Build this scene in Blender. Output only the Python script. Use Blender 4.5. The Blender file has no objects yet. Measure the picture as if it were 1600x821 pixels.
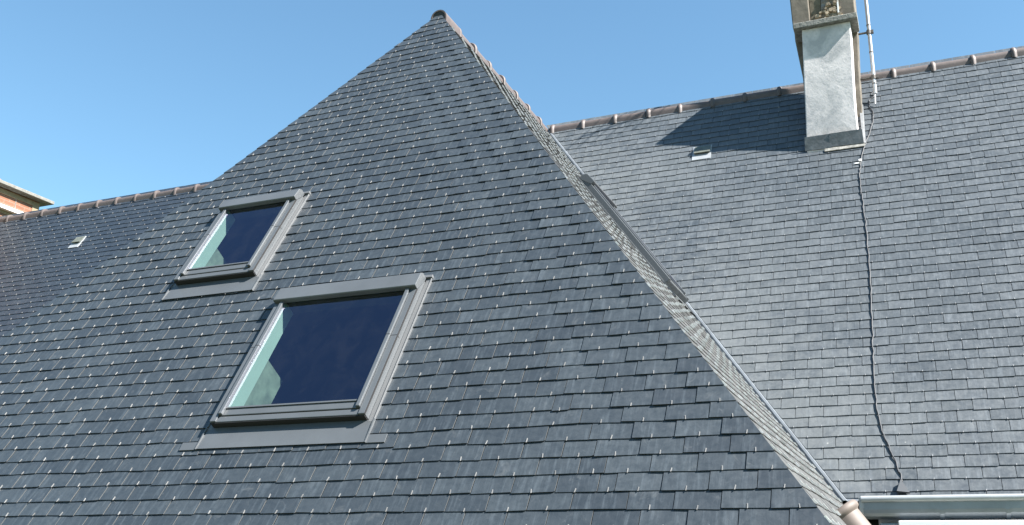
import bpy, bmesh, math, random
from mathutils import Vector, Matrix
random.seed(7)
sc = bpy.context.scene
COL = sc.collection

# ---------------------------------------------------------------- camera, sky, sun, exposure
def make_camera():
    cd = bpy.data.cameras.new('camera'); cam = bpy.data.objects.new('camera', cd); COL.objects.link(cam)
    yaw, pit, rol = 0.401115, 0.294547, 0.011757
    f = Vector((-math.sin(yaw)*math.cos(pit), math.cos(yaw)*math.cos(pit), math.sin(pit)))
    r0 = Vector((math.cos(yaw), math.sin(yaw), 0)); u0 = r0.cross(f)
    r = r0*math.cos(rol) + u0*math.sin(rol); u = -r0*math.sin(rol) + u0*math.cos(rol)
    m = Matrix((r, u, -f)).transposed().to_4x4(); m.translation = Vector((4.34699, -11.31067, -5.60589))
    cam.matrix_world = m
    cd.sensor_width = 36; cd.lens = 1539.37/1600*36; cd.shift_y = 6.14/1600
    cd.clip_start = 0.1; cd.clip_end = 6000
    sc.camera = cam
make_camera()

SUN = Vector((1.0, -0.145, 1.01)).normalized()
EL = math.asin(SUN.z)
w = bpy.data.worlds.new('World'); sc.world = w; w.use_nodes = True
nt = w.node_tree; nt.nodes.clear()
sky = nt.nodes.new('ShaderNodeTexSky'); sky.sky_type = 'NISHITA'; sky.sun_disc = False
sky.sun_elevation = EL; sky.sun_rotation = math.atan2(SUN.x, SUN.y)
sky.altitude = 0; sky.air_density = 1.3; sky.dust_density = 0.0; sky.ozone_density = 4.0
bg = nt.nodes.new('ShaderNodeBackground'); bg.inputs['Strength'].default_value = 0.05
wo = nt.nodes.new('ShaderNodeOutputWorld')
wb = nt.nodes.new('ShaderNodeMix'); wb.data_type = 'RGBA'; wb.blend_type = 'MULTIPLY'; wb.inputs[0].default_value = 1.0
wb.inputs[7].default_value = (0.84, 1.0, 0.96, 1)      # cool white balance of a clear spring sky
nt.links.new(sky.outputs[0], wb.inputs[6]); nt.links.new(wb.outputs[2], bg.inputs[0]); nt.links.new(bg.outputs[0], wo.inputs[0])
sd = bpy.data.lights.new('sun', 'SUN'); sd.energy = 5.0; sd.angle = math.radians(0.5); sd.color = (1.0, 0.955, 0.905)
so = bpy.data.objects.new('sun', sd); COL.objects.link(so)
so.rotation_euler = (-SUN).to_track_quat('-Z', 'Y').to_euler(); so.location = (20, -6, 20)
sc.view_settings.view_transform = 'Standard'; sc.view_settings.look = 'None'
sc.view_settings.exposure = 2.17; sc.view_settings.gamma = 1; sc.view_settings.use_curve_mapping = False

# ---------------------------------------------------------------- materials
def new_mat(name):
    m = bpy.data.materials.new(name); m.use_nodes = True
    n = m.node_tree; b = n.nodes['Principled BSDF']
    return m, n, b
def N(n, t, **kw):
    x = n.nodes.new(t)
    for k_, v_ in kw.items(): setattr(x, k_, v_)
    return x
def L(n, a, b): n.links.new(a, b)
def math_node(n, op, a, b=None, clamp=False):
    x = N(n, 'ShaderNodeMath', operation=op); x.use_clamp = clamp
    for i, q in enumerate((a, b)):
        if q is None: continue
        if isinstance(q, (int, float)): x.inputs[i].default_value = q
        else: L(n, q, x.inputs[i])
    return x.outputs[0]
def mixc(n, fac, a, b, blend='MIX'):
    x = N(n, 'ShaderNodeMix', data_type='RGBA', blend_type=blend)
    for key, q in (('Factor', fac), ('A', a), ('B', b)):
        s = [i for i in x.inputs if i.name == key and (i.type == ('VALUE' if key == 'Factor' else 'RGBA'))][0]
        if isinstance(q, (int, float)): s.default_value = q
        elif isinstance(q, tuple): s.default_value = q if len(q) == 4 else (*q, 1)
        else: L(n, q, s)
    return [o for o in x.outputs if o.type == 'RGBA'][0]
def ramp(n, fac, stops):
    x = N(n, 'ShaderNodeValToRGB'); e = x.color_ramp.elements
    while len(e) < len(stops): e.new(0.5)
    for el, (p, c) in zip(e, stops):
        el.position = p; el.color = (*c, 1) if isinstance(c, tuple) else (c, c, c, 1)
    L(n, fac, x.inputs[0]); return x.outputs[0]
def noise(n, vec, scale, detail=4, rough=0.55, dist=0.0):
    x = N(n, 'ShaderNodeTexNoise'); x.inputs['Scale'].default_value = scale
    x.inputs['Detail'].default_value = detail; x.inputs['Roughness'].default_value = rough
    x.inputs['Distortion'].default_value = dist
    L(n, vec, x.inputs['Vector']); return x.outputs[0]
def mapping(n, vec, scale=(1, 1, 1), loc=(0, 0, 0)):
    x = N(n, 'ShaderNodeMapping'); x.inputs['Scale'].default_value = scale; x.inputs['Location'].default_value = loc
    L(n, vec, x.inputs['Vector']); return x.outputs[0]
def bump(n, b, h, strength, dist=0.01):
    x = N(n, 'ShaderNodeBump'); x.inputs['Strength'].default_value = strength; x.inputs['Distance'].default_value = dist
    L(n, h, x.inputs['Height']); L(n, x.outputs[0], b.inputs['Normal'])

def slate_mat(name, dark, light, rough, patina=0.0, streak=0.25, lichen=0.0):
    m, n, b = new_mat(name)
    at = N(n, 'ShaderNodeAttribute', attribute_name='roofpos')      # (u, v, random per slate) in metres on the slope
    sep = N(n, 'ShaderNodeSeparateXYZ'); L(n, at.outputs['Vector'], sep.inputs[0])
    rnd = sep.outputs['Z']
    cmb = N(n, 'ShaderNodeCombineXYZ'); L(n, sep.outputs['X'], cmb.inputs[0]); L(n, sep.outputs['Y'], cmb.inputs[1]); L(n, math_node(n, 'MULTIPLY', rnd, 37.0), cmb.inputs[2])
    flat = N(n, 'ShaderNodeCombineXYZ'); L(n, sep.outputs['X'], flat.inputs[0]); L(n, sep.outputs['Y'], flat.inputs[1])
    base = mixc(n, rnd, dark, light)
    # cleft streaks that run down each slate
    st = noise(n, mapping(n, cmb.outputs[0], (38, 3.2, 1)), 1.0, 3, 0.6, 0.4)
    base = mixc(n, math_node(n, 'MULTIPLY', ramp(n, st, [(0.50, 0.0), (0.72, 1.0)]), streak), base, tuple(min(1, c*2.1+.01) for c in light))
    fine = noise(n, cmb.outputs[0], 22.0, 5, 0.65, 0.3)
    base = mixc(n, math_node(n, 'MULTIPLY', ramp(n, fine, [(0.35, 1.0), (0.58, 0.0)]), 0.35), base, tuple(c*0.72 for c in dark))
    # dusty smudges
    sm = noise(n, mapping(n, cmb.outputs[0], (9, 7, 1)), 1.0, 4, 0.7, 1.2)
    base = mixc(n, math_node(n, 'MULTIPLY', ramp(n, sm, [(0.60, 0.0), (0.74, 1.0)]), 0.22 + 0.3*patina), base, (0.14, 0.146, 0.146))
    if patina:
        big = noise(n, flat.outputs[0], 0.55, 3, 0.5, 0.3)
        spot = noise(n, cmb.outputs[0], 8.0, 5, 0.7, 0.6)
        # weathering is heaviest along the wet valley
        d = math_node(n, 'SUBTRACT', sep.outputs['X'], math_node(n, 'MULTIPLY', sep.outputs['Y'], 0.606))
        band = ramp(n, math_node(n, 'MULTIPLY', d, 0.35), [(0.0, 1.0), (0.75, 0.12)])
        f = math_node(n, 'MULTIPLY', band, ramp(n, math_node(n, 'MULTIPLY', math_node(n, 'ADD', big, spot), 0.5), [(0.38, 0.0), (0.53, 1.0)]))
        base = mixc(n, math_node(n, 'MULTIPLY', f, patina), base, (0.17, 0.18, 0.177))
    if lichen:
        vo = N(n, 'ShaderNodeTexVoronoi', feature='F1'); vo.inputs['Scale'].default_value = 5.5
        L(n, mapping(n, flat.outputs[0], (1, 1, 1), (3.1, 1.7, 0)), vo.inputs['Vector'])
        nz = noise(n, flat.outputs[0], 40, 3)
        dd = math_node(n, 'ADD', vo.outputs['Distance'], math_node(n, 'MULTIPLY', nz, 0.06))
        hs = N(n, 'ShaderNodeSeparateColor'); L(n, vo.outputs['Color'], hs.inputs[0])
        pick = math_node(n, 'GREATER_THAN', hs.outputs[0], 0.72)
        sp = math_node(n, 'MULTIPLY', ramp(n, dd, [(0.055, 1.0), (0.085, 0.0)]), pick)
        base = mixc(n, math_node(n, 'MULTIPLY', sp, lichen), base, (0.28, 0.285, 0.27))
    L(n, base, b.inputs['Base Color'])
    rr = ramp(n, fine, [(0.3, rough-0.07), (0.7, rough+0.09)]); L(n, rr, b.inputs['Roughness'])
    b.inputs['Specular IOR Level'].default_value = 0.5
    bump(n, b, math_node(n, 'ADD', math_node(n, 'MULTIPLY', st, 0.5), fine), 0.35, 0.004)
    return m
M = {}
M['slate_new'] = slate_mat('slate_new', (0.0225, 0.0290, 0.0355), (0.0350, 0.0435, 0.0505), 0.43, 0.0, 0.36)
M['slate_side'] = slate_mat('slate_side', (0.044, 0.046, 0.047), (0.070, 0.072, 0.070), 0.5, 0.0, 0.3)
M['slate_far'] = slate_mat('slate_far', (0.0155, 0.022, 0.031), (0.023, 0.031, 0.041), 0.46, 0.0, 0.22)
M['slate_old'] = slate_mat('slate_old', (0.037, 0.046, 0.054), (0.062, 0.072, 0.081), 0.47, 0.38, 0.34, 0.75)

def plain(name, col, rough=0.5, metal=0.0, var=0.12, scale=8.0, bmp=0.0, spec=0.5):
    m, n, b = new_mat(name)
    tc = N(n, 'ShaderNodeTexCoord')
    nz = noise(n, tc.outputs['Object'], scale, 5, 0.6, 0.2)
    c = mixc(n, ramp(n, nz, [(0.3, 0.0), (0.7, 1.0)]), tuple(x*(1-var) for x in col), tuple(min(1, x*(1+var)) for x in col))
    L(n, c, b.inputs['Base Color']); b.inputs['Roughness'].default_value = rough; b.inputs['Metallic'].default_value = metal
    b.inputs['Specular IOR Level'].default_value = spec
    if bmp: bump(n, b, nz, bmp, 0.01)
    return m
M['cut'] = plain('cut_slate_edge', (0.056, 0.059, 0.059), 0.8, 0.0, 0.25, 30)
M['hook'] = plain('hook_steel', (0.197, 0.197, 0.190), 0.42, 0.35, 0.3, 5.0)
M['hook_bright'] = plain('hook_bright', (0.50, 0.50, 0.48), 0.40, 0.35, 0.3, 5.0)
M['hook_old'] = plain('hook_dull', (0.210, 0.218, 0.223), 0.5, 0.3, 0.1)
M['zinc'] = plain('zinc_sheet', (0.174, 0.196, 0.213), 0.40, 0.45, 0.16, 5.0)
M['valley'] = plain('valley_zinc', (0.149, 0.167, 0.184), 0.5, 0.25, 0.2, 4.0)
M['zinc_pale'] = plain('zinc_pale', (0.295, 0.315, 0.326), 0.42, 0.25, 0.14, 6.0)
M['vent'] = plain('mossy_vent_hood', (0.089, 0.099, 0.083), 0.6, 0.1, 0.2, 14.0)
M['lead'] = plain('lead_sheet', (0.099, 0.106, 0.112), 0.6, 0.1, 0.3, 14.0, 0.3)
M['win_metal'] = plain('window_cladding', (0.065, 0.072, 0.078), 0.40, 0.0, 0.10, 3.0)
M['win_edge'] = plain('window_flashing', (0.095, 0.100, 0.104), 0.42, 0.1, 0.05, 3.0)
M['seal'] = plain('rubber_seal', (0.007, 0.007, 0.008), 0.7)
M['sash'] = plain('sash_paint', (0.246, 0.254, 0.246), 0.4, 0.0, 0.03)
M['plaster'] = plain('reveal_plaster', (0.117, 0.112, 0.097), 0.9, 0.0, 0.4, 7.0)
M['clay'] = plain('clay_tile', (0.071, 0.057, 0.053), 0.62, 0.0, 0.22, 11.0, 0.2)
M['clay_sand'] = plain('sand_clay_tile', (0.109, 0.089, 0.077), 0.65, 0.0, 0.2, 7.0, 0.1)
M['mortar'] = plain('mortar', (0.056, 0.053, 0.050), 0.9, 0.0, 0.3, 20.0, 0.4)
M['dark'] = plain('tile_end_shade', (0.03, 0.032, 0.036), 0.9)  # shade of the hollow tile end, put in as a dark colour
M['deck'] = plain('roof_boarding', (0.03, 0.027, 0.024), 0.9)
M['deck_dark'] = plain('roof_felt', (0.018, 0.02, 0.022), 0.9)
M['wall'] = plain('white_wall_render', (0.629, 0.629, 0.612), 0.85, 0.0, 0.05, 3.0, 0.2)
M['white'] = plain('white_paint', (0.702, 0.711, 0.711), 0.5, 0.0, 0.03)
M['steel'] = plain('galvanised_steel', (0.395, 0.408, 0.421), 0.35, 0.5, 0.1, 30)
M['rust'] = plain('weathered_bracket', (0.112, 0.101, 0.092), 0.7, 0.3, 0.3, 30)
M['cable'] = plain('cable_sheath', (0.012, 0.016, 0.021), 0.55)
M['pot'] = plain('clay_pot', (0.205, 0.098, 0.068), 0.75, 0.0, 0.2, 9)

def render_white():
    m, n, b = new_mat('limewashed_render')
    tc = N(n, 'ShaderNodeTexCoord'); o = tc.outputs['Object']
    big = noise(n, mapping(n, o, (1, 1, 0.7)), 3.2, 5, 0.65, 0.8)
    fine = noise(n, o, 34.0, 4, 0.7)
    c = mixc(n, ramp(n, big, [(0.36, 1.0), (0.58, 0.0)]), (0.56, 0.53, 0.525), (0.33, 0.33, 0.335))
    c = mixc(n, math_node(n, 'MULTIPLY', ramp(n, fine, [(0.52, 0.0), (0.66, 1.0)]), 0.5), c, (0.27, 0.28, 0.285))
    sep = N(n, 'ShaderNodeSeparateXYZ'); L(n, o, sep.inputs[0])
    # damp, iron-tinted staining at the foot above the lead
    g = ramp(n, math_node(n, 'ADD', math_node(n, 'MULTIPLY', math_node(n, 'ADD', sep.outputs['Z'], 1.15), 2.2), math_node(n, 'MULTIPLY', big, 0.5)), [(0.25, 1.0), (0.75, 0.0)])
    c = mixc(n, math_node(n, 'MULTIPLY', g, 0.55), c, (0.47, 0.39, 0.345))
    L(n, c, b.inputs['Base Color']); b.inputs['Roughness'].default_value = 0.92
    bump(n, b, math_node(n, 'ADD', big, math_node(n, 'MULTIPLY', fine, 0.6)), 0.3, 0.012)
    return m
M['render'] = render_white()
def stack_mat():
    m, n, b = new_mat('spalled_stack')
    tc = N(n, 'ShaderNodeTexCoord'); o = tc.outputs['Object']
    v = N(n, 'ShaderNodeTexVoronoi'); v.inputs['Scale'].default_value = 14; L(n, mapping(n, o, (1, 1, 1.6)), v.inputs['Vector'])
    nz = noise(n, o, 9, 6, 0.7, 0.6)
    c = mixc(n, ramp(n, nz, [(0.35, 0.0), (0.65, 1.0)]), (0.12, 0.09, 0.065), (0.24, 0.20, 0.15))
    c = mixc(n, ramp(n, v.outputs['Distance'], [(0.30, 0.0), (0.6, 0.8)]), c, (0.09, 0.065, 0.055))
    c = mixc(n, ramp(n, noise(n, o, 3.0, 4, 0.6, 0.5), [(0.5, 0.0), (0.6, 0.75)]), c, (0.20, 0.19, 0.175))
    L(n, c, b.inputs['Base Color']); b.inputs['Roughness'].default_value = 0.95
    bump(n, b, math_node(n, 'ADD', nz, v.outputs['Distance']), 0.9, 0.03)
    return m
M['stack'] = stack_mat()
M['rubble'] = plain('broken_lime_rubble', (0.274, 0.220, 0.160), 0.95, 0.0, 0.5, 16.0, 0.8)
M['brown_render'] = plain('brown_stack_render', (0.105, 0.088, 0.062), 0.95, 0.0, 0.4, 12.0, 0.6)
M['stack_render'] = plain('grey_stack_render', (0.116, 0.102, 0.082), 0.95, 0.0, 0.35, 7.0, 0.5)
M['cap'] = plain('pale_capping', (0.145, 0.142, 0.129), 0.95, 0.0, 0.25, 18.0, 0.5)
M['concrete'] = plain('lichened_concrete', (0.162, 0.162, 0.149), 0.95, 0.0, 0.45, 26.0, 0.7)
def brick_mat():
    m, n, b = new_mat('red_brickwork')
    tc = N(n, 'ShaderNodeTexCoord')
    sep = N(n, 'ShaderNodeSeparateXYZ'); L(n, tc.outputs['Object'], sep.inputs[0])
    cm = N(n, 'ShaderNodeCombineXYZ'); L(n, math_node(n, 'ADD', sep.outputs['X'], sep.outputs['Y']), cm.inputs[0]); L(n, sep.outputs['Z'], cm.inputs[1])
    br = N(n, 'ShaderNodeTexBrick'); L(n, cm.outputs[0], br.inputs['Vector']); br.inputs['Scale'].default_value = 1
    br.inputs['Brick Width'].default_value = 0.22; br.inputs['Row Height'].default_value = 0.07; br.inputs['Mortar Size'].default_value = 0.006
    br.inputs['Color1'].default_value = (0.15, 0.062, 0.035, 1); br.inputs['Color2'].default_value = (0.18, 0.08, 0.045, 1); br.inputs['Mortar'].default_value = (0.17, 0.12, 0.09, 1)
    L(n, br.outputs['Color'], b.inputs['Base Color']); b.inputs['Roughness'].default_value = 0.9
    return m
M['brick'] = brick_mat()
M['stone'] = plain('yellow_stone', (0.201, 0.160, 0.101), 0.9, 0.0, 0.22, 9.0, 0.4)
def glass_mat():
    m, n, b = new_mat('tinted_glass')
    n.nodes.remove(b); out = n.nodes['Material Output']
    tr = N(n, 'ShaderNodeBsdfTransparent'); tr.inputs[0].default_value = (0.60, 0.78, 0.74, 1)
    gl = N(n, 'ShaderNodeBsdfGlossy'); gl.inputs['Roughness'].default_value = 0.012; gl.inputs[0].default_value = (0.74, 0.74, 1.0, 1)
    geo = N(n, 'ShaderNodeNewGeometry'); dt = N(n, 'ShaderNodeVectorMath', operation='DOT_PRODUCT')
    L(n, geo.outputs['Normal'], dt.inputs[0]); L(n, geo.outputs['Incoming'], dt.inputs[1])
    gz = math_node(n, 'POWER', math_node(n, 'SUBTRACT', 1.0, math_node(n, 'ABSOLUTE', dt.outputs['Value'])), 5.0)      # Schlick, both sides alike
    fr = math_node(n, 'ADD', 0.15, math_node(n, 'MULTIPLY', gz, 0.85))
    mx = N(n, 'ShaderNodeMixShader'); L(n, fr, mx.inputs[0]); L(n, tr.outputs[0], mx.inputs[1]); L(n, gl.outputs[0], mx.inputs[2])
    df = N(n, 'ShaderNodeBsdfDiffuse'); df.inputs[0].default_value = (0.30, 0.30, 0.29, 1)
    tc = N(n, 'ShaderNodeTexCoord'); dn = noise(n, mapping(n, tc.outputs['Object'], (3, 3, 1.6)), 2.0, 6, 0.7, 0.8)
    m2 = N(n, 'ShaderNodeMixShader'); L(n, ramp(n, dn, [(0.45, 0.0), (0.85, 0.016)]), m2.inputs[0]); L(n, mx.outputs[0], m2.inputs[1]); L(n, df.outputs[0], m2.inputs[2])
    L(n, m2.outputs[0], out.inputs[0]); return m
M['glass'] = glass_mat()
def ground_mat():
    m, n, b = new_mat('grass_ground')
    tc = N(n, 'ShaderNodeTexCoord')
    c = mixc(n, noise(n, tc.outputs['Object'], 0.4, 6), (0.04, 0.06, 0.02), (0.10, 0.10, 0.05))
    L(n, c, b.inputs['Base Color']); b.inputs['Roughness'].default_value = 1.0; return m
M['ground'] = ground_mat()

# ---------------------------------------------------------------- mesh helpers
class MB:
    def __init__(s): s.v = []; s.f = []; s.mi = []; s.a = []
    def vert(s, p, a=(0, 0, 0)): s.v.append(tuple(p)); s.a.append(a); return len(s.v)-1
    def face(s, ids, mi=0): s.f.append(ids); s.mi.append(mi)
    def prism(s, bot, top, mi=0, ab=None, at_=None, side=None):
        n = len(bot); B = [s.vert(p, ab[i] if ab else (0, 0, 0)) for i, p in enumerate(bot)]
        T = [s.vert(p, at_[i] if at_ else (0, 0, 0)) for i, p in enumerate(top)]
        s.face(T, mi); s.face(B[::-1], mi)
        for i in range(n): j = (i+1) % n; s.face([B[i], B[j], T[j], T[i]], side[i] if side else mi)
    def box(s, x0, x1, y0, y1, z0, z1, mi=0, fr=None, taper=0.0):
        P = fr if fr else (lambda a, b, c: (a, b, c))
        t = taper
        s.prism([P(x0, y0, z0), P(x1, y0, z0), P(x1, y1, z0), P(x0, y1, z0)],
                [P(x0+t, y0+t, z1), P(x1-t, y0+t, z1), P(x1-t, y1-t, z1), P(x0+t, y1-t, z1)], mi)
    def tube(s, pts, r, seg=8, mi=0, cap=True):
        rings = []; n = len(pts); pts = [Vector(p) for p in pts]
        for i, p in enumerate(pts):
            d = (pts[min(i+1, n-1)] - pts[max(i-1, 0)]).normalized()
            a = d.orthogonal().normalized() if i == 0 else (prev - d*prev.dot(d)).normalized()
            prev = a; b = d.cross(a); rr = r[i] if isinstance(r, (list, tuple)) else r
            rings.append([s.vert(p + (a*math.cos(q)+b*math.sin(q))*rr) for q in [2*math.pi*k_/seg for k_ in range(seg)]])
        for A_, B_ in zip(rings, rings[1:]):
            for k_ in range(seg): s.face([A_[k_], A_[(k_+1) % seg], B_[(k_+1) % seg], B_[k_]], mi)
        if cap: s.face(rings[0][::-1], mi); s.face(rings[-1], mi)
    def sweep(s, prof, P0, P1, ax, ay, mi=0, closed=True, cap=True):
        """extrude a 2D profile (in directions ax, ay) from P0 to P1"""
        P0, P1, ax, ay = map(Vector, (P0, P1, ax, ay))
        A_ = [s.vert(P0 + ax*x + ay*y) for x, y in prof]; B_ = [s.vert(P1 + ax*x + ay*y) for x, y in prof]
        n = len(prof)
        for i in range(n if closed else n-1): j = (i+1) % n; s.face([A_[i], A_[j], B_[j], B_[i]], mi)
        if cap and closed: s.face(A_[::-1], mi); s.face(B_, mi)
    def build(s, name, mats, parent=None, bevel=0, smooth=False, attr=False, label=None, recalc=True):
        me = bpy.data.meshes.new(name); me.from_pydata(s.v, [], s.f); me.update()
        mats = mats if isinstance(mats, (list, tuple)) else [mats]
        for m in mats: me.materials.append(m)
        me.polygons.foreach_set('material_index', s.mi)
        if attr:
            at = me.attributes.new('roofpos', 'FLOAT_VECTOR', 'POINT')
            at.data.foreach_set('vector', [c for q in s.a for c in q])
        if recalc:
            bm = bmesh.new(); bm.from_mesh(me); bmesh.ops.recalc_face_normals(bm, faces=bm.faces); bm.to_mesh(me); bm.free()
        if smooth:
            for p in me.polygons: p.use_smooth = True
        o = bpy.data.objects.new(name, me); COL.objects.link(o)
        if parent:
            o.parent = parent; o.matrix_parent_inverse = Matrix.Translation(parent.location).inverted() if parent.type == 'EMPTY' else Matrix()
        if bevel:
            b = o.modifiers.new('bevel', 'BEVEL'); b.width = bevel; b.segments = 2; b.limit_method = 'ANGLE'; b.angle_limit = math.radians(40)
        if smooth:
            e = o.modifiers.new('split', 'EDGE_SPLIT'); e.split_angle = math.radians(40)
        if label: o['label'] = label
        return o
def empty(name, loc, label, cat):
    o = bpy.data.objects.new(name, None); COL.objects.link(o); o.location = loc
    o['label'] = label; o['category'] = cat; o.empty_display_size = 0.3
    return o
def tag(o, label, cat): o['label'] = label; o['category'] = cat; return o

# 2D polygon clipping: keep a*u + b*v <= c
def clip(poly, a, b, c):
    out = []; n = len(poly)
    for i in range(n):
        p, q = poly[i], poly[(i+1) % n]; dp = a*p[0]+b*p[1]-c; dq = a*q[0]+b*q[1]-c
        if dp <= 0: out.append(p)
        if (dp < 0 < dq) or (dq < 0 < dp):
            t = dp/(dp-dq); out.append((p[0]+(q[0]-p[0])*t, p[1]+(q[1]-p[1])*t))
    return out
def area(poly): return abs(sum(poly[i][0]*poly[(i+1) % len(poly)][1]-poly[(i+1) % len(poly)][0]*poly[i][1] for i in range(len(poly))))/2 if len(poly) > 2 else 0
def minus_rect(poly, r):
    u0, u1, v0, v1 = r
    if not poly: return []
    us = [p[0] for p in poly]; vs = [p[1] for p in poly]
    if max(us) <= u0 or min(us) >= u1 or max(vs) <= v0 or min(vs) >= v1: return [poly]
    res = [clip(poly, 1, 0, u0), clip(poly, -1, 0, -u1)]
    mid = clip(clip(poly, -1, 0, -u0), 1, 0, u1)
    res += [clip(mid, 0, 1, v0), clip(mid, 0, -1, -v1)]
    return [q for q in res if len(q) > 2 and area(q) > 1e-5]

# ---------------------------------------------------------------- roof geometry (metres; ridge crossing at the origin)
TP, TQ, WL = 1.5817, 1.3939, 3.1
KP, KQ = 1/math.hypot(1, TP), 1/math.hypot(1, TQ)
EAVE = 6.02
GZ = -8.0
class Frame:
    def __init__(s, o, u, v, n): s.o, s.u, s.v, s.n = map(Vector, (o, u, v, n))
    def __call__(s, u, v, n=0.0): return s.o + s.u*u + s.v*v + s.n*n
FRONT = Frame((0, -WL, 0), (1, 0, 0), (0, -KP, -KP*TP), (0, -TP*KP, KP))
MAIN = Frame((0, 0, 0), (1, 0, 0), (0, -KP, -KP*TP), (0, -TP*KP, KP))
BACK = Frame((0, 0, 0), (1, 0, 0), (0, KP, -KP*TP), (0, TP*KP, KP))
WINGR = Frame((0, 0, 0), (0, -1, 0), (KQ, 0, -TQ*KQ), (TQ*KQ, 0, KQ))
WINGL = Frame((0, 0, 0), (0, -1, 0), (-KQ, 0, -TQ*KQ), (-TQ*KQ, 0, KQ))
HF = KP*TP/TQ                 # |u| <= HF * v on the hip end
VM = KP*TP/TQ                 # valley on the main slope: u = VM * v
VW = KQ*TQ/TP                 # valley on the wing slope: u = VW * v
VB = 7.0                      # hip-end foot
VBW = VB*KP*TP/(KQ*TQ)
VV = 5.0844/(KQ*TQ)           # where the valley ends at the main eave

HOUSE = empty('slate_roofed_house', (0, 0, GZ), 'house with a cross-wing and steep dark slate roof under a clear blue sky', 'house')

def slates(name, F, region, holes, u0, u1, v0, v1, gauge, width, uoff, mats, label, thick=0.005, gap=0.0025, hook=(0.0047, 0.023, 0.004), jit=0.0035, seed=1, deckmat=None, lift=0.0012, bias=0.0, hookmiss=0.03, hip=None, hi=0.0085):
    rg = random.Random(seed); mb = MB()
    def tall(poly): return [q for q in poly]
    row = 0; vb = v0
    lo = 0.0005
    while vb < v1 + gauge:
        vt = vb - gauge - 0.03
        sh = (width*0.5 if row % 2 else 0.0) + uoff + rg.uniform(-.008, .008)
        nmin = math.floor((u0-sh)/width)-1; nmax = math.ceil((u1-sh)/width)+1
        edges = [sh + i*width + rg.uniform(-.007, .007) for i in range(nmin, nmax+1)]
        drow = rg.uniform(-.0015, .0015); near = 1e9
        if hip:      # the last slates of each course are set out from the hip, narrow closers meet the main bond
            uh = hip[0]*vb; rad = [uh+.05, uh-.20+rg.uniform(-.012, .012)]
            for _ in range(hip[1]): rad.append(rad[-1]-width+rg.uniform(-.008, .008))
            rad = [q for q in rad if q > .06]; near = rad[-1]
            edges = [q for q in edges if q < near-.085] + rad[::-1]
            lh = -hip[0]*vb; lad = [lh-.05, lh+.22+rg.uniform(-.012, .012), lh+.22+width+rg.uniform(-.01, .01)]
            if lad[-1] < -.1: edges = lad + [q for q in edges if q > lad[-1]+.085]
        for a, b in zip(edges, edges[1:]):
            jb = rg.uniform(-jit, jit) + drow + (rg.uniform(.004, .011) if rg.random() < .03 else 0); jr = rg.uniform(-jit, jit)
            ch = 0.004 + rg.random()*0.006 if rg.random() < .45 else 0.0005
            poly = [(a+gap/2, vt), (b-gap/2, vt), (b-gap/2, vb+jb+jr-ch*.6), (b-gap/2-ch, vb+jb+jr), (a+gap/2, vb+jb-jr)]
            for (ca, cb, cc) in region: poly = clip(poly, ca, cb, cc) if len(poly) > 2 else []
            if len(poly) < 3 or area(poly) < 2e-4: continue
            polys = [poly]
            for h in holes: polys = [q for p in polys for q in minus_rect(p, h)]
            rv = rg.random(); tilt = ((-.0022 if a > near-.01 else bias) + rg.uniform(-1, 1)*lift); up = rg.random()**3*0.003; um = (a+b)/2
            def nn(p): return lo + (hi-lo)*(p[1]-vt)/(vb-vt) + tilt*(p[0]-um)/(width/2) + up*max(0, (p[1]-vt)/(vb-vt)-.3)
            for q in polys:
                if len(q) < 3 or area(q) < 2e-4: continue
                at = [(p[0], p[1], rv) for p in q]
                mb.prism([F(p[0], p[1], nn(p)-thick) for p in q], [F(p[0], p[1], nn(p)) for p in q], 0, at, at,
                         [3 if abs(q[i][0]-q[(i+1) % len(q)][0]) < .012 < abs(q[i][1]-q[(i+1) % len(q)][1]) else 0 for i in range(len(q))])
            # stainless hook at the foot of the slate
            hu = um + rg.uniform(-.012, .012); hv = vb + jb
            ok = all(ca*hu+cb*hv <= cc-0.012 for ca, cb, cc in region) and not any(h[0]-.01 < hu < h[1]+.01 and h[2]-.01 < hv < h[3]+.03 for h in holes)
            if ok and rg.random() > hookmiss and hook:
                hw, hl, ht = hook; z = nn((hu, vb)); sk = rg.uniform(-.004, .004); hl *= rg.uniform(.8, 1.15)
                t0, t1 = z-.001, z+ht
                mb.prism([F(hu-hw/2+sk, hv-hl, t0), F(hu+hw/2+sk, hv-hl, t0), F(hu+hw/2, hv+.002, t0), F(hu-hw/2, hv+.002, t0)],
                         [F(hu-hw/2+sk, hv-hl, t1-.002), F(hu+hw/2+sk, hv-hl, t1-.002), F(hu+hw/2, hv+.005, t1), F(hu-hw/2, hv+.005, t1)], 1)
        vb += gauge; row += 1
    # boarding under the slates, with the same openings
    big = [(u0-.3, 0.0), (u1+.3, 0.0), (u1+.3, v1), (u0-.3, v1)]
    for (ca, cb, cc) in region: big = clip(big, ca, cb, cc)
    polys = [big]
    for h in holes: polys = [q for p in polys for q in minus_rect(p, h)]
    for q in polys:
        if len(q) > 2: mb.prism([F(p[0], p[1], -.03) for p in q], [F(p[0], p[1], -.0075) for p in q], 2)
    return mb.build(name, [mats[0], mats[1], deckmat or M['deck_dark'], mats[2] if len(mats) > 2 else mats[0]], HOUSE, attr=True, label=label)

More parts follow.
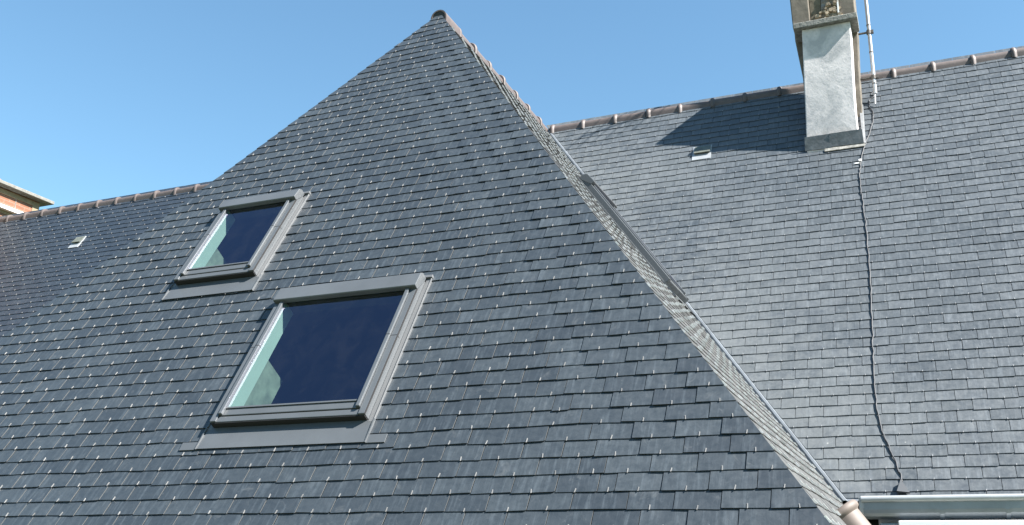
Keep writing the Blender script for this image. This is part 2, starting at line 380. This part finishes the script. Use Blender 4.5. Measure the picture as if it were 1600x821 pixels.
# skylight openings on each slope (u0,u1,v0,v1)
BIG = (0.055, 1.215, 4.395, 5.65)
SMALL = (-1.135, -0.355, 3.10, 4.115)
SIDE = (2.05, 2.82, 2.46, 3.86)
def hole(w_, m=0.035): return (w_[0]-m, w_[1]+m, w_[2]-.02, w_[3]+.05)
slates('roof_slope', FRONT, [(1, -HF, 0.008), (-1, -HF, 0.008), (0, 1, VB)], [hole(BIG), hole(SMALL)],
       -4.4, 4.4, 0.130, VB, 0.1125, 0.2365, 1.452-.118, (M['slate_new'], M['hook'], M['cut']), gap=.0045, bias=.0011, hip=(HF, 3),
       label='dark blue-grey slate hip end with bright hooks', seed=3)
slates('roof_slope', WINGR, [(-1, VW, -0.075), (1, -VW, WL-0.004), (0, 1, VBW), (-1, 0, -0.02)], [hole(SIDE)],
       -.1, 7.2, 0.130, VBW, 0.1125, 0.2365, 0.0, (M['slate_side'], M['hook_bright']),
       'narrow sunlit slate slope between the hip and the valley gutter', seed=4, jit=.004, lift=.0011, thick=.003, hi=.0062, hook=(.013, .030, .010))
slates('roof_slope', WINGL, [(-1, VW, -0.075), (1, -VW, WL-0.004), (0, 1, VBW)], [],
       -.1, 7.2, 0.130, VBW, 0.1125, 0.2365, 0.0, (M['slate_new'], M['hook']),
       'hidden slate slope on the far side of the cross-wing', seed=5)
VENT_R = (2.105, 2.325, 0.985, 1.25)
VENT_L = (-7.63, -7.43, 0.93, 1.19)
slates('roof_slope', MAIN, [(-1, VM, -0.055), (0, 1, EAVE)], [], 0, 7.0, 0.057, EAVE, 0.1095, 0.2275, 4.336,
       (M['slate_old'], M['hook_old']), 'weathered pale grey slate slope below the chimney', hook=(0.006, 0.012, 0.0035), gap=0.004, jit=.004, seed=6, lift=.0015, hookmiss=.12)
slates('roof_slope', MAIN, [(1, VM, -0.055), (0, 1, EAVE)], [], -11.2, 0, 0.057, EAVE, 0.1125, 0.228, 0.05,
       (M['slate_far'], M['hook']), 'dark slate slope with small pale hooks behind the hip', hook=(0.0050, 0.018, 0.004), seed=8, gap=.004, bias=.0008)
mb = MB(); mb.prism([BACK(-11.2, 0, -.03), BACK(7, 0, -.03), BACK(7, EAVE, -.03), BACK(-11.2, EAVE, -.03)], [BACK(-11.2, 0, .005), BACK(7, 0, .005), BACK(7, EAVE, .005), BACK(-11.2, EAVE, .005)])
mb.build('roof_slope', M['slate_far'], HOUSE, attr=True, label='rear slate slope beyond the main ridge')

# ---------------------------------------------------------------- walls, gutter, valley
mb = MB()
ye = -EAVE*KP
def slab(x0, x1, y0, y1, z0, z1): mb.box(x0, x1, y0, y1, z0, z1)
slab(3.92, 6.9, ye+.10, ye+.35, GZ, -5.12); slab(-11.1, -3.92, ye+.10, ye+.35, GZ, -5.12)
slab(-11.1, 6.9, -ye-.35, -ye-.10, GZ, -5.12)
for x in (-11.1, 6.65):
    mb.prism([(x, ye+.1, GZ), (x, -ye-.1, GZ), (x, -ye-.1, -5.2), (x, 0, -.12), (x, ye+.1, -5.2)], [(x+.25, ye+.1, GZ), (x+.25, -ye-.1, GZ), (x+.25, -ye-.1, -5.2), (x+.25, 0, -.12), (x+.25, ye+.1, -5.2)])
yw = -WL-VB*KP+.3; xw = VB*HF-.3
slab(-xw, xw, yw, yw+.25, GZ, -6.0); slab(-xw, -xw+.25, yw+.25, ye+.1, GZ, -6.0); slab(xw-.25, xw, yw+.25, ye+.1, GZ, -6.0)
mb.build('wall', M['wall'], HOUSE)
# soffit and fascia under the main eave
mb = MB(); mb.box(4.07, 6.95, ye-.205, ye+.098, -5.46, -5.264); mb.build('cornice', M['white'], HOUSE, bevel=.006)
mb = MB(); mb.box(3.94, 4.068, ye-.15, ye+.098, -5.46, -5.28); mb.build('cornice_end', M['zinc'], HOUSE, bevel=.004)
# zinc gutter
gx0, gx1 = 3.835, 7.0
prof = [(0.0, 0.0)]
for i in range(9):
    a = math.pi*i/8; prof.append((-0.075*math.cos(a)+.075, -0.075 - 0.068*math.sin(a)))
prof += [(0.150, 0.0)]
inner = [(x*0.97+.002, y*0.97) for x, y in prof[::-1]]
mb = MB(); mb.sweep(prof+inner, (gx0, ye-.015, -5.107), (gx1, ye-.015, -5.107), (0, -1, 0), (0, 0, 1))
G = mb.build('gutter', M['zinc'], HOUSE, label='long blue-grey zinc eaves gutter under the weathered slope')
mb = MB(); mb.tube([(gx0-.01, ye-.168, -5.106), (gx1, ye-.168, -5.106)], 0.024, 10); mb.build('gutter_rim', M['zinc_pale'], G, smooth=True)
mb = MB()
pc = [(x*1.06-.006, y*1.05+.016) for x, y in prof]
mb.sweep(pc, (gx0-.028, ye-.012, -5.107), (gx0+.012, ye-.012, -5.107), (0, -1, 0), (0, 0, 1)); mb.build('stop_end', M['zinc_pale'], G, bevel=.004)
for x in (4.37, 4.80, 5.45, 6.1, 6.75):
    mb = MB(); pb = [(a*1.045-.004, b*1.03-.003) for a, b in prof]; pi_ = [(a*1.005, b*1.005) for a, b in prof[::-1]]
    mb.sweep(pb+pi_, (x-.014, ye-.015, -5.109), (x+.014, ye-.015, -5.109), (0, -1, 0), (0, 0, 1)); mb.build('gutter_joint', M['zinc'], G)
# valley gutter: a folded zinc strip with a raised welt on the main-roof side
mb = MB()
def vline(t, side, d, n):        # t = 0..1 down the valley
    if side > 0: return MAIN(VM*EAVE*t + d, EAVE*t, n)
    return WINGR(VW*VV*t + d, VV*t, n)
K_ = 14
rows = []
for i in range(K_+1):
    t = .005 + i/K_*1.0
    P = [vline(t, 1, .15, -.002), vline(t, 1, .052, -.001), vline(t, 1, .040, .014), vline(t, 1, .022, .014), vline(t, 1, .014, .000), vline(t, 1, 0, -.003), vline(t, -1, .05, -.002), vline(t, -1, .15, -.001)]
    rows.append([mb.vert(p) for p in P])
for A_, B_ in zip(rows, rows[1:]):
    for i in range(7): mb.face([A_[i], A_[i+1], B_[i+1], B_[i]])
vo = mb.build('valley_gutter', M['valley'], HOUSE, label='bright zinc valley gutter running down beside the hipped wing')
so_ = vo.modifiers.new('solid', 'SOLIDIFY'); so_.thickness = .002

# ---------------------------------------------------------------- ridge tiles
def tile_mesh(length, r=.076, skirt=.058, collar=True, th=.013):
    """half-round ridge tile along +X, roll collar at its start, base axis at z=0"""
    mb = MB()
    def ringp(rr, x, sk):
        pts = [(x, -rr, -sk)]
        pts += [(x, -rr*math.cos(a), rr*math.sin(a)) for a in [math.pi*i/14 for i in range(15)]]
        pts += [(x, rr, -sk)]
        return pts
    if collar: xs = [(0.0, r-.004), (0.0, r+.012), (.008, r+.019), (.024, r+.023), (.040, r+.019), (.048, r+.008), (.056, r), (length, r-.004)]
    else: xs = [(0.0, r), (length, r)]
    outer = [[mb.vert(p) for p in ringp(rr, x, skirt)] for x, rr in xs]
    inner = [[mb.vert(p) for p in ringp(r-th, x, skirt)] for x in (0.0, length)]
    for A_, B_ in zip(outer, outer[1:]):
        for i in range(16): mb.face([A_[i], A_[i+1], B_[i+1], B_[i]])
    for i in range(16):
        mb.face([inner[0][i+1], inner[0][i], inner[1][i], inner[1][i+1]])
        mb.face([outer[0][i+1], outer[0][i], inner[0][i], inner[0][i+1]]); mb.face([outer[-1][i], outer[-1][i+1], inner[1][i+1], inner[1][i]])
    for e in (0, 16):
        mb.face([o[e] for o in outer] + [inner[1][e], inner[0][e]])
    return mb
def bed(x0, x1, fr):
    mb = MB(); prof = [(-.085, -.17), (.085, -.17), (.082, -.075), (0, -.02), (-.082, -.075)]
    mb.sweep(prof, *fr); return mb
def capping(starts, length, place, fr, label, end=None):
    prof = [(-.068, -.16), (.068, -.16), (.066, -.075), (0, -.01), (-.066, -.075)]
    mb = MB(); mb.sweep(prof, *fr)
    cap = mb.build('ridge_capping', [M['mortar']], HOUSE, label=label)
    first = None
    for s in starts:
        if first is None:
            first = o = tile_mesh(length).build('ridge_tile', M['clay'], cap, smooth=True)
        else:
            o = first.copy(); COL.objects.link(o); o.parent = cap; o.matrix_parent_inverse = Matrix()
        loc, rot = place(s)
        o.location = loc + Vector((0, random.uniform(-.004, .004), random.uniform(-.006, .006))); o.rotation_euler = (random.uniform(-.02, .02), rot[1] + random.uniform(-.008, .008), rot[2] + random.uniform(-.01, .01))
    return cap
AXZ = -.062
right_starts = [0.11, .537, .977, 1.423, 1.83, 2.245, 2.646, 3.06, 3.49, 3.92, 4.361, 4.787, 5.208, 5.625, 6.05, 6.47]
# on this stretch the collars sit at the right-hand end of each tile
capping(right_starts, .435, lambda s: (Vector((s, 0, AXZ)), (0, 0, 0)), ((.02, 0, 0), (6.95, 0, 0), (0, 1, 0), (0, 0, 1)),
        'clay ridge tiles above the weathered slope, left and right of the chimney')
left_starts = [-.55 - .4*i for i in range(27)]
capping(left_starts, .415, lambda s: (Vector((s, 0, AXZ)), (0, 0, math.pi)), ((-11.2, 0, 0), (-.14, 0, 0), (0, 1, 0), (0, 0, 1)),
        'receding clay ridge tiles leading to the brick chimney')
wing_starts = [-2.79 + .405*i for i in range(7)]
wc = capping(wing_starts, .42, lambda s: (Vector((0, s, AXZ)), (0, 0, math.pi/2)), ((0, -3.06, 0), (0, -.1, 0), (-1, 0, 0), (0, 0, 1)),
        'clay ridge tiles of the cross-wing climbing to the peak')
e = tile_mesh(.36, collar=False).build('ridge_tile', M['clay'], wc, smooth=True); e.location = (0, -3.135, AXZ); e.rotation_euler = (0, 0, math.pi/2); e.scale = (1, 1.22, 1.22)
mb = MB(); pr = [(-.09, -.055)] + [(-.09*math.cos(math.pi*i/12), .09*math.sin(math.pi*i/12)) for i in range(13)] + [(.09, -.055)]
mb.sweep(pr, (0, -3.128, AXZ), (0, -3.07, AXZ), (-1, 0, 0), (0, 0, 1)); mb.build('hollow_end_shade', M['dark'], wc)  # dark plug painted as the shade inside the hollow end tile
# verge tiles that carry on below the valley, large roll collar at the head
def verge_tile(v, first):
    o = tile_mesh(.42, r=.086, skirt=.03).build('verge_tile', M['clay_sand'], HOUSE, smooth=True, label='sand-coloured half-round clay tile below the foot of the valley' if first else None)
    x = WINGR.v; z = WINGR.n; y = z.cross(x)
    m = Matrix((x, y, z)).transposed().to_4x4(); m.translation = WINGR(5.08, v, .026)
    o.matrix_world = m; o.matrix_parent_inverse = Matrix(); o.matrix_basis = Matrix.Translation(-HOUSE.location) @ m
    return o
verge_tile(6.505, True); verge_tile(6.92, False)

# ---------------------------------------------------------------- roof windows
def roof_window(F, W, label, ears=False, tall=1.0):
    u0, u1, v0, v1 = W
    hx = .022 if ears else 0.0
    q_ = 1.25*tall      # how far it stands above the slates
    # fixed outer cladding
    mb = MB()
    for a, b in ((u0, u0+.048), (u1-.048, u1)): mb.box(a, b, v0+.02, v1, -.02, .058*q_, 0, F)
    mb.box(u0+.0485, u1-.0485, v1-.045, v1-.0005, -.02, .050*q_, 0, F)
    win = mb.build('roof_window', M['win_metal'], HOUSE, bevel=.004, label=label)
    # moving sash cover: side profiles, bottom rail
    mb = MB()
    for a, b in ((u0+.050, u0+.078), (u1-.078, u1-.050)): mb.box(a, b, v0+.10, v1-.052, .0, .070*q_, 0, F)
    mb.box(u0+.0785, u1-.0785, v1-.106, v1-.053, .0, .052*q_, 0, F)
    mb.build('sash_cover', M['win_metal'], win, bevel=.004)
    mb = MB(); mb.box(u0+.076, u1-.076, v1-.118, v1-.1065, .02, .058*q_, 0, F)
    mb.build('glazing_bead', M['win_metal'], win)
    vj = v0 + (v1-v0)*.47
    for a, b, c, d in ((u0-.001, u0+.048, u0+.0502, u0+.0782), (u1-.048, u1+.001, u1-.0782, u1-.0502)):
        if tall == 1.0: mb = MB(); mb.box(a, b, vj, vj+.0045, .04, .0587*q_, 0, F); mb.box(c, d, vj, vj+.0045, .04, .0707*q_, 0, F); mb.build('cover_joint', M['seal'], win)
    if tall == 1.0: mb = MB(); mb.box(u1-.0005, u1+.0012, v0+.02, v1, .047*q_, .0585*q_, 0, F); mb.build('frame_gap', M['seal'], win)
    # top hood
    mb = MB()
    hood = [(a, b*(1+.10*(tall > 1)) + .012) for a, b in [(v0-.008, .01), (v0-.008, .062), (v0+.018, .088), (v0+.125+hx, .096), (v0+.130+hx, .088), (v0+.130+hx, .055), (v0+.02, .01)]]
    A_ = [mb.vert(F(u0-.004, a, b)) for a, b in hood]; B_ = [mb.vert(F(u1+.004, a, b)) for a, b in hood]
    for i in range(len(hood)): j = (i+1) % len(hood); mb.face([A_[i], A_[j], B_[j], B_[i]])
    mb.face(A_[::-1]); mb.face(B_)
    mb.build('top_hood', M['win_metal'], win, bevel=.004)
    # flashing: head, sides with upturn, apron
    mb = MB()
    mb.box(u0-.05, u1+.05, v0-.035, v0-.010, .004, .030, 0, F)
    for s, e in ((-1, u0), (1, u1)):
        a, b = sorted((e+s*.0015, e+s*.040)); mb.box(a, b, v0-.01, v1+.02, -.006, .014, 0, F)
        a, b = sorted((e+s*.0405, e+s*.046)); mb.box(a, b, v0-.01, v1+.02, -.006, .021, 0, F)
    mb.build('side_flashing', M['win_edge'], win, bevel=.002)
    mb = MB()
    va = v1+.178 if ears else v1+.172
    mb.prism([F(u0-.046, v1+.002, .004), F(u1+.046, v1+.002, .004), F(u1+.046, va, .0145), F(u0-.046, va, .0145)],
             [F(u0-.046, v1+.002, .012), F(u1+.046, v1+.002, .012), F(u1+.046, va, .0185), F(u0-.046, va, .0185)])
    for e in (u0-.050, u1+.042): mb.box(e, e+.008, v1+.0, va+.004, .006, .023, 0, F)
    if ears:
        for a, b in ((u0-.18, u0-.0505), (u1+.0505, u1+.175)): mb.box(a, b, va-.058, va+.004, .0085, .0155, 0, F)
    mb.build('apron_flashing', M['win_metal'], win, label=None)
    mb = MB(); mb.box(u0+.004, u1-.004, v1+.0005, v1+.006, -.01, .046*q_, 0, F); mb.build('seal', M['seal'] if tall == 1.0 else M['lead'], win)  # bottom seal strip, its dark colour also stands in for the frame foot's shade
    # glass
    g0, g1, h0, h1 = u0+.080, u1-.080, v0+.115+hx, v1-.110
    mb = MB(); ids = [mb.vert(F(a, b, .064)) for a, b in ((g0, h0), (g1, h0), (g1, h1), (g0, h1))]; mb.face(ids)
    mb.build('glass_pane', M['glass'], win)
    # painted inner sash and plaster shaft
    mb = MB()
    for a, b, c, d in ((u0+.06, g0, v0+.06, v1-.06), (g1, u1-.06, v0+.06, v1-.06)): mb.box(a, b, c, d, -.055, .061, 0, F)
    mb.box(g0, g1, h1, v1-.06, -.055, .061, 0, F)
    mb.build('sash', M['sash'], win)
    mb = MB(); mb.box(g0+.001, g1-.001, v0+.06, h0, -.055, .061, 0, F); mb.build('sash_top_shade', M['seal'], win)  # top rail of the sash, coloured near-black to stand in for its shade
    mb = MB()
    dp = -.30
    top = [(u0-.02, v0-.02), (u1+.02, v0-.02), (u1+.02, v1+.02), (u0-.02, v1+.02)]
    inn = [(u0+.055, v0+.055), (u1-.055, v0+.055), (u1-.055, v1-.055), (u0+.055, v1-.055)]
    vm = v0 + (v1-v0)*.46      # boarded only along the lower left, the rest opens into the dark loft
    mb.box(u0+.02, u0+.055, vm, v1-.03, dp, -.057, 0, F)
    mb.build('reveal', M['plaster'], win)
    return win
roof_window(FRONT, BIG, 'larger grey roof window low on the hip end', ears=True)
roof_window(FRONT, SMALL, 'smaller grey roof window higher and left on the hip end')
roof_window(WINGR, SIDE, 'grey roof window seen edge-on beside the valley', tall=1.02)

# ---------------------------------------------------------------- roof vents
def roof_vent(F, W, label):
    u0, u1, v0, v1 = W; um = v0 + (v1-v0)*.62
    mb = MB()
    mb.box(u0, u1, v0, v1, .006, .014, 0, F)
    v = mb.build('roof_vent', M['zinc_pale'], HOUSE, label=label)
    mb = MB()
    lo_, hi_ = .016, .042
    mb.prism([F(u0+.02, v0+.01, .0145), F(u1-.012, v0+.01, .0145), F(u1-.012, um, hi_-.012), F(u0+.02, um, hi_-.012)], [F(u0+.02, v0+.01, lo_+.003), F(u1-.012, v0+.01, lo_+.003), F(u1-.012, um, hi_), F(u0+.02, um, hi_)])
    mb.build('vent_hood', M['vent'], v)
    mb = MB(); mb.box(u0+.024, u1-.016, um-.012, um-.008, .0145, hi_-.013, 0, F); mb.build('vent_slot', M['seal'], v)
roof_vent(MAIN, VENT_R, 'small grey vent under the chimney shadow')
roof_vent(MAIN, VENT_L, 'small pale vent on the dark left slope')

# ---------------------------------------------------------------- big rendered chimney
mb = MB()
YB = -.20
def ring(z, x0, x1, y0, y1): return [(x0, y0, z), (x1, y0, z), (x1, y1, z), (x0, y1, z)]
def stack_rings(mb, levels):
    ids = [[mb.vert(p) for p in ring(*q)] for q in levels]
    for A_, B_ in zip(ids, ids[1:]):
        for k_ in range(4): mb.face([A_[k_], A_[(k_+1) % 4], B_[(k_+1) % 4], B_[k_]])
    mb.face(ids[0][::-1]); mb.face(ids[-1])
stack_rings(mb, [(-1.6, 3.43, 4.00, -.46, YB), (-.12, 3.405, 4.028, -.46, YB), (.38, 3.352, 4.055, -.46, YB), (1.08, 3.345, 4.062, -.46, YB)])
CH = mb.build('chimney', M['stack_render'], HOUSE, bevel=.012, label='tall chimney with whitewashed front and grey lead foot')
mb = MB()
stack_rings(mb, [(-1.35, 3.405, 3.985, -.768, -.462), (-1.0, 3.415, 3.964, -.752, -.462), (-.70, 3.428, 3.958, -.750, -.462), (-.3, 3.440, 3.968, -.752, -.462), (.0, 3.452, 3.982, -.750, -.462), (.338, 3.462, 3.992, -.75, -.462)])
mb.build('rendered_face', M['render'], CH, bevel=.01, label='whitewashed, stained chimney face')
mb = MB(); mb.box(3.372, 4.075, -.808, -.46, .3385, .408); lg = mb.build('ledge', M['concrete'], CH, bevel=.008)
# masonry above the ledge: grey render pier, spalled brick bay, right pier
mb = MB(); mb.prism(ring(.409, 3.36, 3.56, -.70, -.462), ring(1.08, 3.345, 3.555, -.69, -.462)); mb.build('render_pier', M['stack_render'], CH, bevel=.012)
mb = MB(); mb.prism(ring(.409, 3.5605, 3.675, -.672, -.462), ring(1.08, 3.5555, 3.72, -.668, -.462)); mb.build('render_patch', M['brown_render'], CH, bevel=.01)
mb = MB(); mb.prism(ring(.409, 3.6755, 3.885, -.682, -.462), ring(1.08, 3.7205, 3.895, -.672, -.462))
bay = mb
mb = bay
rgq = random.Random(5)
for i in range(44):
    z = .42 + abs(rgq.gauss(0, .18)); x = rgq.uniform(3.62+.12*(z-.42), 3.90); s_ = rgq.uniform(.02, .05)
    c = Vector((x, -.682+rgq.uniform(-.012, .01), z)); pts = []
    mb.prism([c + Vector((s_*math.cos(a)*rgq.uniform(.7, 1.2), .01, s_*math.sin(a)*rgq.uniform(.5, .9))) for a in [0, 1.2, 2.4, 3.6, 4.9]], [c + Vector((s_*.6*math.cos(a), -.02, s_*.5*math.sin(a))) for a in [0, 1.2, 2.4, 3.6, 4.9]], 1)
br = mb.build('brick_bay', [M['stack'], M['rubble']], CH, label='spalled brown masonry above the ledge')
mb = MB(); mb.prism(ring(.409, 3.8855, 4.055, -.69, -.462), ring(1.08, 3.8955, 4.055, -.69, -.462)); mb.build('render_pier', M['stack_render'], CH, bevel=.012)
mb = MB(); mb.box(3.868, 3.884, -.708, -.66, .41, .97); mb.build('lime_streak', M['white'], CH)
mb = MB(); mb.box(3.352, 4.05, -.68, YB-.008, 1.081, 1.11); mb.build('crown', M['concrete'], CH, bevel=.01)
# lead flashing at the foot, two overlapping sheets, and a pale mortar fillet
mb = MB()
def lead(x0, x1, dn):
    v_t0, v_b0 = 1.118, 1.395
    b0 = MAIN(x0, v_b0, .016+dn); b1 = MAIN(x1, v_b0+.012, .016+dn)
    t0 = Vector((x0+.006, -.772-dn, -1.015)); t1 = Vector((x1-.006, -.772-dn, -1.015))
    off = Vector((0, -.006, .004))
    mb.prism([b0, b1, t1, t0], [b0+off, b1+off, t1+off, t0+off])
lead(3.392, 3.675, .0); lead(3.655, 4.01, .005)
mb.prism([MAIN(4.0, 1.40, .012), MAIN(4.03, 1.40, .012), MAIN(4.03, .6, .012), MAIN(3.985, .6, .012)], [MAIN(4.0, 1.40, .03), MAIN(4.03, 1.40, .02), MAIN(4.03, .6, .02), MAIN(3.985, .6, .03)])
mb.build('lead_flashing', M['lead'], CH)
mb = MB(); mb.box(3.60, 4.02, 1.405, 1.455, .010, .022, 0, MAIN); mb.build('mortar_fillet', M['concrete'], CH)

# brick gable chimney beyond the left ridge
mb = MB(); X1 = -10.5
mb.box(-11.08, X1-.006, -1.12, 1.12, -1.9, .764); BC = mb.build('chimney', M['brick'], HOUSE, label='red brick chimney with yellow stone trim at the far left')
mb = MB()
for y0, y1, z0, z1 in ((.985, 1.135, .1, .74), (-1.135, -.985, .1, .74), (-.984, .984, .655, .74), (.10, .19, .4, .654), (-.8, .984, .30, .40)): mb.box(X1-.02, X1+.006, y0, y1, z0, z1)
mb.box(-11.09, X1-.021, .985, 1.135, .1, .74)
mb.build('stone_trim', M['stone'], BC, bevel=.006)
mb = MB()
for y in (.62,): mb.box(X1-.02, X1+.002, y, y+.012, .401, .654)
mb.build('mortar_joint', M['concrete'], BC)
mb = MB(); mb.box(-11.25, X1+.16, -1.32, 1.32, .765, .825); mb.build('capping_slab', M['cap'], BC, bevel=.008)
mb = MB(); mb.box(X1+.004, X1+.10, -.6, .80, .36, .425); mb.build('render_band', M['white'], BC, bevel=.005)
mb = MB(); mb.tube([(-10.75, .33, .826), (-10.75, .33, .90), (-10.75, .33, .97)], [.13, .12, .10], 18); mb.build('chimney_pot', M['pot'], BC, smooth=True)

# ---------------------------------------------------------------- antenna mast, cable
MAST = empty('antenna_mast', (4.17, -.36, -.45), 'thin galvanised steel mast bracketed to the right side of the rendered chimney', 'antenna mast')
px, py = 4.172, -.36
mb = MB(); mb.tube([(px, py, -.42), (px+.012, py, 2.75)], .021, 12); mb.build('pole', M['steel'], MAST, smooth=True)
for z in (-.30, .10, .45):
    mb = MB(); mb.tube([(px+.002, py, z), (px+.002, py, z+.012)], .0245, 12); mb.build('pole_joint', M['rust'], MAST)
for z in (.36, -.22):
    mb = MB(); mb.box(4.02, 4.20, py-.014, py+.014, z, z+.012); mb.tube([(px, py, z-.018), (px, py, z+.03)], .029, 12); mb.box(px+.024, px+.05, py-.02, py+.02, z-.012, z+.024)
    mb.build('bracket', M['rust'], MAST)
mb = MB(); mb.tube([(px-.004, py-.005, -.42), (px-.012, py-.03, -.56)], .008, 8); mb.build('spike', M['steel'], MAST)
mb = MB(); bz = 2.55; mb.tube([(px+.02, py, bz), (px-.75, py-.25, bz+.02)], .012, 8)
for i in range(7):
    c = Vector((px+.02 - .77*i/6, py - .25*i/6, bz+.02)); d = Vector((.25, -.77, 0)).normalized()*(.26-.012*i)
    mb.tube([c-d, c+d], .006, 6)
mb.build('aerial', M['steel'], MAST)

pts = [(4.165, .36), (4.12, .45), (4.155, .488), (4.10, .56), (4.092, .682), (4.126, .80), (4.126, .899), (4.11, 1.03), (4.083, 1.168), (4.04, 1.34), (4.007, 1.496), (3.969, 1.71), (3.95, 1.9), (3.944, 2.121), (3.955, 2.34), (3.966, 2.551), (3.975, 2.8), (3.98, 3.099), (3.985, 3.5), (3.978, 3.862), (3.972, 4.25), (3.968, 4.579), (3.966, 4.9), (3.972, 5.16), (3.996, 5.386), (4.047, 5.58), (4.089, 5.736), (4.113, 5.857), (4.098, 5.94), (4.085, 6.0)]
def spline(p, sub=5):
    out = []
    for i in range(len(p)-1):
        a, b, c, d = p[max(i-1, 0)], p[i], p[i+1], p[min(i+2, len(p)-1)]
        for k_ in range(sub):
            t = k_/sub; out.append(tuple(.5*((2*b[j]) + (-a[j]+c[j])*t + (2*a[j]-5*b[j]+4*c[j]-d[j])*t*t + (-a[j]+3*b[j]-3*c[j]+d[j])*t**3) for j in range(2)))
    return out + [p[-1]]
rgc = random.Random(2)
CB = empty('roof_cable', MAIN(4.0, 6.0, 0), 'long dark cable snaking down the weathered slates from mast to gutter', 'cable')
mb = MB(); mb.tube([MAIN(u+rgc.uniform(-.006, .006), v, .013+rgc.uniform(-.001, .002)) for u, v in spline(pts)], .0058, 8); mb.build('sheath', M['cable'], CB, smooth=True)
mb = MB(); mb.box(3.945, 3.975, 1.70, 1.73, .012, .034, 0, MAIN); mb.box(3.90, 3.95, 1.74, 1.756, .012, .02, 0, MAIN); mb.build('cable_clip', M['white'], CB, bevel=.004)
mb = MB(); mb.prism([MAIN(4.108, 5.885, .02), MAIN(4.165, 5.995, .014), MAIN(4.075, 5.995, .014)], [MAIN(4.108, 5.885, .045), MAIN(4.165, 5.995, .03), MAIN(4.075, 5.995, .05)]); mb.build('weather_cover', M['slate_new'], CB, attr=True)

# ---------------------------------------------------------------- ground
mb = MB(); R_ = 3000
ids = [mb.vert((a*R_, b*R_, GZ)) for a, b in ((-1, -1), (1, -1), (1, 1), (-1, 1))]; mb.face(ids)
g = mb.build('ground', M['ground'], recalc=False); g['kind'] = 'structure'
